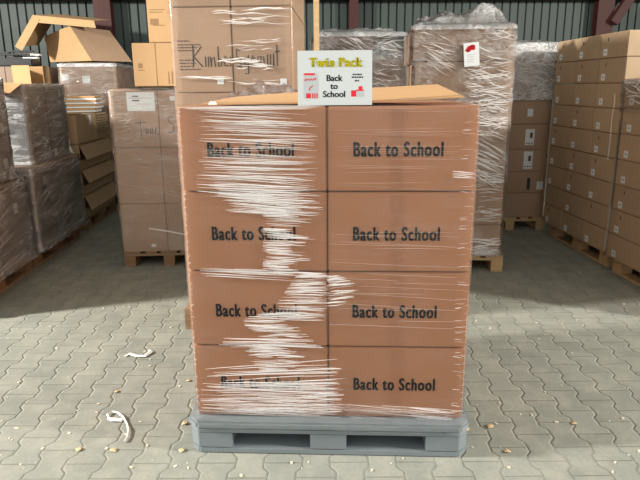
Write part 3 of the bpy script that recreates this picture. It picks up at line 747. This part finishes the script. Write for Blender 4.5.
for k in range(7): rm.prism([(-0.008 + 0.022 * math.cos(k) + 0.019 * math.cos(q * 0.8), 0.045 + 0.014 * math.sin(k * 1.3) + 0.015 * math.sin(q * 0.8)) for q in range(8)], 0.0, 0.0007)
rm.bm.transform(PN @ Matrix.Translation((0, 0, 0.001))); rm.build('red_mark', M['red'], nt)
rm = MB()
for v in (-0.002, -0.018, -0.037, -0.054): rm.box(-0.035, random.uniform(0.01, 0.035), v - 0.002, v + 0.002, 0.001, 0.0016, 0, PN)
rm.build('small_print', M['grey_print'], nt)

# --- FR: stack in the corner behind it
FX, FY = 2.325, 4.66
pallet('wooden pallet under the corner stack with white labels', FX, FY, 0.0, 'new')
fz_ = [PZ, 0.42, 0.66, 0.90, 1.17, 1.42, 1.72, 1.99]
FS = grid_stack(FX - 0.01, FY, 0.0, 1, 1, fz_, 0.77, 1.18, 'box_brown', lambda ix, iy, r: 'carton in the %s row of the corner stack by the right-hand stacks' % rown(r, 7), 'cartons of the corner stack')
for r, (u, v, w_, h_) in {1: (0.32, 0.08, 0.07, 0.09), 2: (0.165, 0.12, 0.10, 0.19), 3: (0.165, 0.13, 0.10, 0.17), 4: (0.15, 0.12, 0.06, 0.08)}.items():
    o, size = FS[(0, 0, r)]
    patch(o, 'paper_label', size, '-y', u, v, w_, h_, M['paper'], 0.002)
    if h_ > 0.1:
        bc = MB(); mt = face_matrix(size, '-y', u, v, 0.0032)
        bc.box(0.0, 0.03, -0.01, 0.05, 0, 0.0004, 0, mt)
        for k in range(3): bc.box(-0.04 + 0.03 * k, -0.025 + 0.03 * k, -0.075, -0.06, 0, 0.0004, 0, mt)
        bc.build('label_print', M['ink_soft'], o)
o, size = FS[(0, 0, 1)]; patch(o, 'dark_tape', size, '-y', 0.19, 0.10, 0.035, 0.13, M['black_plastic'], 0.002, 0.0, 0.0008)
fo_ = film_wrap('white cloudy film hood over the upper corner stack', FX - 0.01, FY, 0.0, 0.39, 0.592, 1.42, 2.0, 'film_heavy', 0.012, 1.9, 0.05, 160, 40, 0.010, 0.012)
film_wrap('clear film around the lower rows of the corner stack', FX - 0.01, FY, 0.0, 0.386, 0.592, PZ, 1.415, 'film_front', 0.004, 3.9, None, 120, 40, 0.006, 0.003)

face_pleats(fo_, 0.39, 0.592, [(34, -0.15, 0.38, 1.6, 1.98, 0.05, 0.25, -0.8, 0.4, 0.005, 0.012), (14, -0.15, 0.38, 1.43, 1.6, 0.1, 0.35, 0.1, 0.4, 0.003, 0.008)], 7, 'pleat', '-y', 0.024)
# --- right-hand row
def right_stack(cy, ny, L, zs, x0, lab, group, film_lab, seed, key):
    pallet('wooden pallet under the %s' % lab, x0 + 0.46, cy, 0.0, key)
    T = {}
    for r in range(len(zs) - 1):
        for iy in range(ny):
            bl_ = L / ny; size = (0.84, bl_ - 0.005, zs[r + 1] - zs[r] - 0.004)
            jx = random.uniform(-0.004, 0.004)
            y = cy - L / 2 + bl_ * (iy + 0.5)
            col = ('nearest', 'middle', 'farthest')[iy] if ny == 3 else ('near', 'far')[iy]
            o = carton('%s tan carton in the %s row of the %s' % (col, rown(r, len(zs) - 1), lab), size, (x0 + 0.42 + jx, y, zs[r]), 0.0, 'box_tan', group)
            T[(iy, r)] = o
            near = bl_ / 2 - 0.05
            if random.random() < 0.92:
                patch(o, 'paper_label', size, '-x', near * (-0.72), 0.048, 0.064, 0.056, M['paper'], 0.0026)
                lm = MB(); mt = face_matrix(size, '-x', near * (-0.72), 0.048, 0.0036)
                lm.box(-0.012, 0.010, -0.004, 0.004, 0, 0.0004, 0, mt); lm.build('label_print', M['ink_soft'], o)
            if random.random() < 0.5:
                patch(o, 'printed_mark', size, '-x', near * -0.55, zs[r + 1] - zs[r] - 0.055, 0.014, 0.028, M['ink_soft'], 0.0026)
    return T
rzs = [PZ + 0.206 * i for i in range(10)]
RFY = 3.19
right_stack(RFY, 3, 1.30, rzs, 2.60, 'far right-hand stack', 'tan cartons of the far right-hand stack', None, 0, 'new')
rzn = [PZ + 0.208 * i for i in range(8)]
RNY = 1.88
right_stack(RNY, 2, 1.22, rzn, 2.585, 'near right-hand stack', 'tan cartons of the near right-hand stack', None, 0, 'new')
film_wrap('clear film around the near right-hand stack', 3.005, RNY, 0.0, 0.428, 0.612, PZ, 1.30, 'film_front', 0.004, 5.7, None, 120, 30, 0.006, 0.003)
fo_ = film_wrap('crumpled white film hood over the top of the near right-hand stack', 3.005, RNY, 0.0, 0.43, 0.614, 1.36, 1.605, 'film_milky', 0.012, 2.9, 0.04, 150, 26, 0.008, 0.012, top_mat='film_heavy')
face_pleats(fo_, 0.43, 0.614, [(40, -0.60, 0.60, 1.42, 1.60, 0.06, 0.3, -0.6, 0.6, 0.005, 0.014), (30, -0.2, 0.55, 1.15, 1.42, 0.1, 0.3, -0.7, 0.7, 0.004, 0.012)], 8, 'pleat', '-x', 0.024)
tf = MB(); mt = Matrix(((0, 0, -1, 2.575), (-1, 0, 0, 2.62), (0, 1, 0, 0), (0, 0, 0, 1)))
stroke(tf, [(0.0, 1.50), (0.015, 1.44), (0.0, 1.3), (0.012, 1.1), (0.005, 0.95)], 0.016, mt, 0.001)
tag(tf.build('film_tail', M['pleat']), 'hanging vertical tail of film on the far right-hand stack', 'plastic film')

# --- left-hand row
LXF = -2.45
# L2: stack whose corner shows
L2Y = 3.61
pallet('wooden pallet under the second film-wrapped stack on the left', LXF - 0.40, L2Y, 0.0)
lz = [PZ, 0.47, 0.90, 1.27, 1.625]
L2 = {}
def left_stack(lab, film_lab, zs, spans, seeds, group):
    """rows as (x of the aisle face, near y, far y); the lower two rows stand out farther than the upper two"""
    out = {}
    for part, rr in ((0, (0, 1)), (1, (2, 3))):
        xf, ya, yb = spans[part]; D = yb - ya
        for r in rr:
            for iy in range(2):
                size = (0.78, D / 2 - 0.005, zs[r + 1] - zs[r] - 0.003)
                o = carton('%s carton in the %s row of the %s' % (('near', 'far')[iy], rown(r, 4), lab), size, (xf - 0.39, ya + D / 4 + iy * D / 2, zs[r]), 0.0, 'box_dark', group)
                out[(0, iy, r)] = (o, size)
        fo_ = film_wrap(film_lab % ('lower', 'upper')[part], xf - 0.39, (ya + yb) / 2, 0.0, 0.392, D / 2 + 0.002, zs[rr[0]] + 0.002, zs[rr[1] + 1] + (-0.001 if part == 0 else 0.004), 'film_sheen', 0.010, seeds + part, None, 140, 40, 0.006, 0.012, 0.03 if part == 0 else 0.02)
        zz0, zz1 = zs[rr[0]], zs[rr[1] + 1]; hh = D / 2
        face_pleats(fo_, 0.392, hh, [(12, -hh, hh, zz1 - 0.10, zz1 - 0.01, 0.15, 0.5, -0.05, 0.25, 0.004, 0.010), (16, -hh, hh, zz0 + 0.05, zz1 - 0.1, 0.15, 0.6, -0.1, 0.35, 0.003, 0.007), (14, -hh, hh, zz0 + 0.01, zz0 + 0.08, 0.15, 0.5, 0.0, 0.15, 0.004, 0.009)], int(seeds) + part, 'pleat_thin', '+x', 0.020)
    return out
L2 = left_stack('second wrapped stack on the left', 'painted-sheen grey film around the %s rows of the second wrapped stack on the left', lz, ((-2.40, 3.03, 4.25), (-2.50, 3.32, 4.30)), 12.3, 'cartons of the second wrapped stack on the left')
for (iy, r, u, v) in ((0, 1, -0.05, 0.29), (0, 1, 0.02, 0.26), (1, 0, -0.1, 0.22), (1, 2, -0.15, 0.06), (1, 3, 0.12, 0.27)):
    o, size = L2[(0, iy, r)]; patch(o, 'paper_label', size, '+x', u, v, 0.065, 0.075, M['paper'], 0.003)
o, size = L2[(0, 0, 2)]; patch(o, 'paper_label', size, '-y', 0.30, 0.28, 0.06, 0.09, M['paper'], 0.003, 0.15)
o, size = L2[(0, 0, 3)]
fl = MB().sheet([[(0.0 + 0.40 * i / 4 - 0.05 * j / 3, -size[1] / 2 - 0.022 - 0.17 * j / 3, size[2] + 0.012 - (0.004 + 0.085 * i / 4) * j / 3) for i in range(5)] for j in range(4)], 0.004)
fl.build('flap', M['board_inside'], o)
# L1: nearest
L1Y = 2.33
pallet('wooden pallet under the nearest wrapped stack at the left edge', LXF - 0.40, L1Y, 0.0)
lz1 = [PZ, 0.36, 0.84, 1.17, 1.66]
L1 = left_stack('nearest wrapped stack at left', 'painted-sheen grey film around the %s rows of the nearest wrapped stack at left', lz1, ((-2.41, 1.74, 2.89), (-2.48, 1.78, 2.86)), 22.3, 'cartons of the nearest wrapped stack at left')
for (iy, r, u, v) in ((1, 1, 0.05, 0.26), (1, 2, 0.16, 0.14), (1, 3, 0.17, 0.1)):
    o, size = L1[(0, iy, r)]; patch(o, 'paper_label', size, '+x', u, v, 0.075, 0.085, M['paper'], 0.003)

# L3: display cartons with tilted flaps
L3Y = 5.08
pallet('wooden pallet under the flap-fronted cartons at left', LXF - 0.40, L3Y, 0.0)
lz3 = [PZ, 0.41, 0.70, 0.98, 1.30]
for r in range(3):
    h = lz3[r + 1] - lz3[r] - 0.005
    t = thing('flap_carton', '%s carton with an open tilted flap in the left stack of flapped cartons' % ('bottom', 'middle', 'upper')[r], 'box', (LXF - 0.41, L3Y, lz3[r]), 0.0, 'flap-fronted cartons at left')
    b = MB(); x1 = 0.40
    b.box(-0.38, x1 - 0.10, -0.59, 0.59, 0.0, h, 0.004)                                # closed rear
    b.box(x1 - 0.10, x1, -0.59, -0.584, 0.0, h).box(x1 - 0.10, x1, 0.584, 0.59, 0.0, h)   # cheeks
    b.box(x1 - 0.10, x1, -0.584, 0.584, 0.0, 0.006).box(x1 - 0.10, x1, -0.584, 0.584, h - 0.006, h)
    b.box(x1 - 0.006, x1, -0.584, 0.584, 0.006, 0.10)
    b.build('carton_body', M['box_tan'], t)
    MB().sheet([[(x1 + 0.008 + 0.065 * j / 3, -0.585 + 1.17 * i / 6, h - 0.012 - (0.155 - 0.02 * (r % 2)) * j / 3) for i in range(7)] for j in range(4)], 0.004).build('flap', M['box_tan'], t)
nb = carton('plain brown carton with a small label on top of the flapped cartons, near end', (0.79, 0.72, 0.315), (LXF - 0.41, L3Y - 0.225, 0.982), 0.0, 'box_tan', None)
patch(nb, 'paper_label', (0.79, 0.72, 0.315), '+x', 0.12, 0.24, 0.07, 0.11, M['paper'], 0.002)
pb = thing('flattened_carton_pile', 'pile of flattened brown cartons behind the labelled carton on the flapped cartons', 'cardboard', (LXF - 0.40, L3Y + 0.375, 0.982), 0.0)
for k in range(10): MB().box(-0.36, 0.39 + random.uniform(-0.02, 0.015), -0.21, 0.21, 0.0315 * k, 0.0315 * k + 0.024, 0.003).build('flattened_carton', M['box_tan'], pb)
# things on top of L3
wl_ = carton('brown carton lying on the flapped cartons, rear of their stack', (0.38, 0.80, 0.30), (LXF - 0.64, L3Y + 0.12, 1.303), 0.0, 'box_tan', None)
st = thing('flattened_carton_pile', 'pile of flattened white-edged cartons on top of the flapped cartons', 'cardboard', (LXF - 0.20, L3Y + 0.35, 1.303), 0.1)
for k in range(8):
    MB().box(-0.18 + random.uniform(-0.02, 0.02), 0.17 + random.uniform(-0.02, 0.02), -0.21, 0.20, 0.024 * k, 0.024 * k + 0.020, 0.003).build('flattened_carton', M['board_inside'] if k % 2 else M['paper'], st)
tag(MB().prism([(-0.22, -0.24), (0.16, -0.2), (0.15, 0.04), (-0.20, 0.05)], 0.0, 0.006).build('cardboard_sheet', M['board_inside']), 'pale flat cardboard lid on the near end of the flapped cartons', 'cardboard')
bpy.data.objects['cardboard_sheet.001'].location = (LXF - 0.19, L3Y - 0.30, 1.303)
sb = carton('small dark carton beside the pale lid on the flapped cartons', (0.36, 0.16, 0.10), (LXF - 0.62, L3Y - 0.45, 1.303), 0.0, 'box_dark', None)
ob = thing('open_carton', 'small open carton with a pale flap above the nearest wrapped stacks', 'box', (LXF - 0.72, L3Y + 0.14, 1.606), 0.15)
b = MB(); b.box(-0.17, 0.17, -0.16, 0.16, 0, 0.006).box(-0.17, -0.164, -0.16, 0.16, 0.006, 0.24).box(0.164, 0.17, -0.16, 0.16, 0.006, 0.24).box(-0.164, 0.164, 0.154, 0.16, 0.006, 0.24)
b.build('carton_body', M['box_yellow'], ob)
MB().sheet([[(-0.16 + 0.20 * i / 3, -0.165 - 0.05 * i / 3 - 0.02 * j / 3, 0.005 + 0.235 * j / 3) for i in range(4)] for j in range(4)], 0.004).build('flap', M['board_inside'], ob)

# L4: wrapped stack beyond
L4X, L4Y = -2.78, 6.68
pallet('wooden pallet under the farthest wrapped stack at left', L4X, L4Y, 0.0)
l4z = [PZ, 0.60, 1.05, 1.50, 1.895]
L4 = grid_stack(L4X, L4Y, 0.0, 1, 1, l4z, 0.74, 1.18, 'box_brown', lambda ix, iy, r: 'carton in the %s row of the farthest wrapped stack at left' % rown(r, 4), 'cartons of the farthest wrapped stack at left')
o, size = L4[(0, 0, 3)]
patch(o, 'paper_label', size, '-y', -0.30, 0.23, 0.085, 0.085, M['paper'], 0.002); patch(o, 'paper_label', size, '-y', -0.03, 0.20, 0.10, 0.10, M['paper'], 0.002)
film_wrap('film with a bright white top edge around the farthest wrapped stack at left', L4X, L4Y, 0.0, 0.372, 0.592, PZ, 1.90, 'film_clear', 0.008, 30.1, 0.02, 130, 50, 0.008, 0.008, top_mat='film_heavy')
# L5: dark wrapped stack behind, far left
L5X, L5Y = -3.80, 6.55
pallet('wooden pallet under the dark stack at the far left back', L5X, L5Y, 0.0)
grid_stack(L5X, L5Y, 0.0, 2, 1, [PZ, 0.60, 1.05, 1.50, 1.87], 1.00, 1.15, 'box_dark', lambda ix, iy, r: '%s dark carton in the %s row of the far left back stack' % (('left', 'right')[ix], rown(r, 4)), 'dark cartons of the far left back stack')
bn = thing('strapping_bundle', 'bundle of black and white plastic strips on the far left back stack', 'packaging', (L5X - 0.12, L5Y - 0.30, 1.872), 0.06)
for k in range(9):
    ww = random.uniform(0.15, 0.4); x_ = random.uniform(-0.35, 0.30); y_ = random.uniform(-0.12, 0.15); z_ = 0.106 + 0.021 * (k // 2)
    MB().box(x_ - ww / 2, x_ + ww / 2, y_ - 0.05, y_ + 0.05, z_, z_ + 0.02, 0.004).build('strip', M['white_plastic'] if k % 2 else M['black_plastic'], bn)
MB().prism([(-0.42, -0.16), (0.42, -0.16), (0.42, 0.18), (-0.42, 0.18)], 0.0, 0.105, 0.02).build('black_bag', M['black_plastic'], bn)

# the big opened carton on top, with its lid askew
oc_ = thing('open_carton', 'large opened carton lying askew on top of the far left back stacks', 'box', (-3.05, 6.85, 1.96), 0.0)
def panel(name, quad, par, mat, th=0.006, n=4):
    a, b_, c, d = [Vector(q) for q in quad]
    rows = [[tuple(a.lerp(b_, i / n).lerp(d.lerp(c, i / n), j / n)) for i in range(n + 1)] for j in range(n + 1)]
    return MB().sheet(rows, th).build(name, M[mat], par)
# corner edge leans from P0 (top) to P1 (bottom); local coordinates
P0, P1 = (-0.06, -0.28, 0.47), (0.20, -0.30, 0.0)
A0, A1 = (-0.58, 0.15, 0.36), (-0.50, 0.05, 0.0)
B0, B1 = (0.36, 0.16, 0.44), (0.66, 0.10, 0.0)
panel('side_panel', (A1, P1, P0, A0), oc_, 'box_yellow')  # lit side of the carton coloured yellower, its shaded sides browner and darker
panel('side_panel', (P1, B1, B0, P0), oc_, 'box_brown')
panel('side_panel', (A1, (0.0, 0.42, 0.0), (-0.1, 0.45, 0.44), A0), oc_, 'box_dark')
panel('side_panel', ((0.0, 0.42, 0.0), B1, B0, (-0.1, 0.45, 0.44)), oc_, 'box_dark')
ld = thing('carton_lid', 'shallow cardboard lid tipped over the large opened carton', 'cardboard', (-3.05, 6.85, 1.96), 0.0)
# ridge left-front rim, top rim and the lid plate behind
q = [(-0.80, -0.36, 0.19), (-0.52, -0.34, 0.60), (0.28, -0.30, 0.53), (0.30, 0.44, 0.62), (-0.46, 0.44, 0.70), (-0.76, 0.36, 0.26)]
dn = Vector((0.07, 0, -0.10))
rim = lambda a, b_, dv: panel('rim', (a, b_, tuple(Vector(b_) + Vector(dv)), tuple(Vector(a) + Vector(dv))), ld, 'box_yellow')
rim(q[0], q[1], (0.09, 0.0, -0.055)); rim(q[1], q[2], (0.02, 0.0, -0.095))
panel('lid_plate', (q[1], q[2], q[3], q[4]), ld, 'box_yellow'); panel('lid_plate', (q[0], q[1], q[4], q[5]), ld, 'box_yellow')

# ================================================================== litter on the floor
def leaf(label, x, y, s, a):
    b = bmesh.new(); n = 10; L_, R2, C_ = [], [], []
    for i in range(n + 1):
        f = i / n; w_ = 0.42 * math.sin(PI * f) ** 0.8 * (1 - 0.25 * f); z = 0.10 * math.sin(PI * f) + 0.02
        C_.append(b.verts.new((f - 0.5, 0, z))); L_.append(b.verts.new((f - 0.5, w_ * (1 + 0.3 * math.sin(i * 2.3)), z + 0.12 * w_ + 0.05 * math.sin(i * 1.7)))); R2.append(b.verts.new((f - 0.5, -w_ * (1 + 0.3 * math.cos(i * 2.1)), z + 0.2 * w_)))
    for i in range(n): b.faces.new((C_[i], C_[i + 1], L_[i + 1], L_[i])); b.faces.new((R2[i], R2[i + 1], C_[i + 1], C_[i]))
    bmesh.ops.remove_doubles(b, verts=b.verts[:], dist=1e-4); bmesh.ops.solidify(b, geom=b.faces[:], thickness=0.02)
    lo_ = min(v.co.z for v in b.verts)
    for v in b.verts: v.co = Vector((v.co.x * s, v.co.y * s, (v.co.z - lo_) * s + 0.0005))
    mb = MB(); mb.add(b); o = mb.build('dry_leaf', M['leaf'], None, True); o.location = (x, y, 0); o.rotation_euler = (0, 0, a)
    return tag(o, label, 'leaf', 'dry leaves on the paving')
def onfloor(u, v):
    d = R_ * ((u - 320) / F_PX) + D_ * ((v - 240) / F_PX) + fwd; k = -CAM_LOC.z / d.z
    p_ = CAM_LOC + d * k; return p_.x, p_.y
for (lab, u, v, s, a) in (
    ('tan dry leaf beside the left end of the grey pallet', 185, 424, 0.035, 0.6), ('tan dry leaf at the lower left corner of the grey pallet', 182, 451, 0.035, 1.2),
    ('dry leaf on the left paving below the curled white strap', 79, 450, 0.035, 1.4), ('pale dry leaf right below the curled white strap', 113, 451, 0.04, -0.7),
    ('small orange leaf between the two white film scraps', 117, 392, 0.03, 0.5), ('brown leaf just off the right end of the grey pallet', 466, 430, 0.04, 1.0),
    ('largest tan leaf on the paving right of the grey pallet', 490, 427, 0.042, 0.9), ('tan leaf lowest on the paving right of the grey pallet', 507, 452, 0.035, -0.3),
    ('tan leaf farther out on the right-hand paving', 574, 424, 0.03, 0.2), ('pale leaf tip in front of the right pallet opening', 402, 453, 0.025, 0.1),
    ('brown leaf on paving beside left carton edge', 189, 381, 0.03, 0.4)):
    x_, y_ = onfloor(u, v); leaf(lab, x_, y_, s, a)
def ribbon(label, px, wd, mat='white_plastic', name='plastic_strip'):
    P = [Vector((*onfloor(u, v), 0)) for (u, v) in px]
    rows = [[], [], []]
    for i, p_ in enumerate(P):
        d = (P[min(i + 1, len(P) - 1)] - P[max(i - 1, 0)]).normalized(); n_ = Vector((-d.y, d.x, 0))
        h = 0.004 + 0.006 * abs(math.sin(i * 1.9))
        for k, f in enumerate((-0.5, 0, 0.5)): rows[k].append(tuple(p_ + n_ * wd * f * (0.7 + 0.5 * abs(math.sin(i * 1.3))) + Vector((0, 0, h + (0.006 if k == 1 else 0)))))
    o = MB().sheet(rows, 0.001).build(name, M[mat]); return tag(o, label, 'plastic scrap')
ribbon('curled white plastic strap on the paving left of the grey pallet', [(109, 420), (108, 416), (112, 413), (118, 414), (123, 418), (127, 424), (129, 431), (128, 438), (125, 443)], 0.012)
ribbon('milky film wad inside the curl of the white strap', [(109, 419), (113, 421), (118, 421), (123, 421)], 0.03, 'pleat', 'plastic_film_wad')
ribbon('crumpled white plastic band on the paving farther back at left', [(124, 357), (130, 355), (137, 357), (145, 357), (151, 353), (150, 351)], 0.028)
sp = MB()
rs = random.Random(5)
for k in range(150):
    u = rs.uniform(0, 640); v = rs.uniform(300, 478)
    if 180 < u < 470 and v < 456: continue
    x_, y_ = onfloor(u, v); s = rs.uniform(0.003, 0.009)
    sp.box(-s, s, -s * 0.6, s * 0.6, 0, s * 0.5, 0, Matrix.Translation((x_, y_, 0.0002)) @ Matrix.Rotation(rs.uniform(0, 3), 4, 'Z'))
o = sp.build('litter_crumbs', plain('pale_crumbs', srgb(205, 196, 176), 0.8)); o['kind'] = 'stuff'; tag(o, 'tiny pale crumbs of litter scattered over the paving', 'litter')
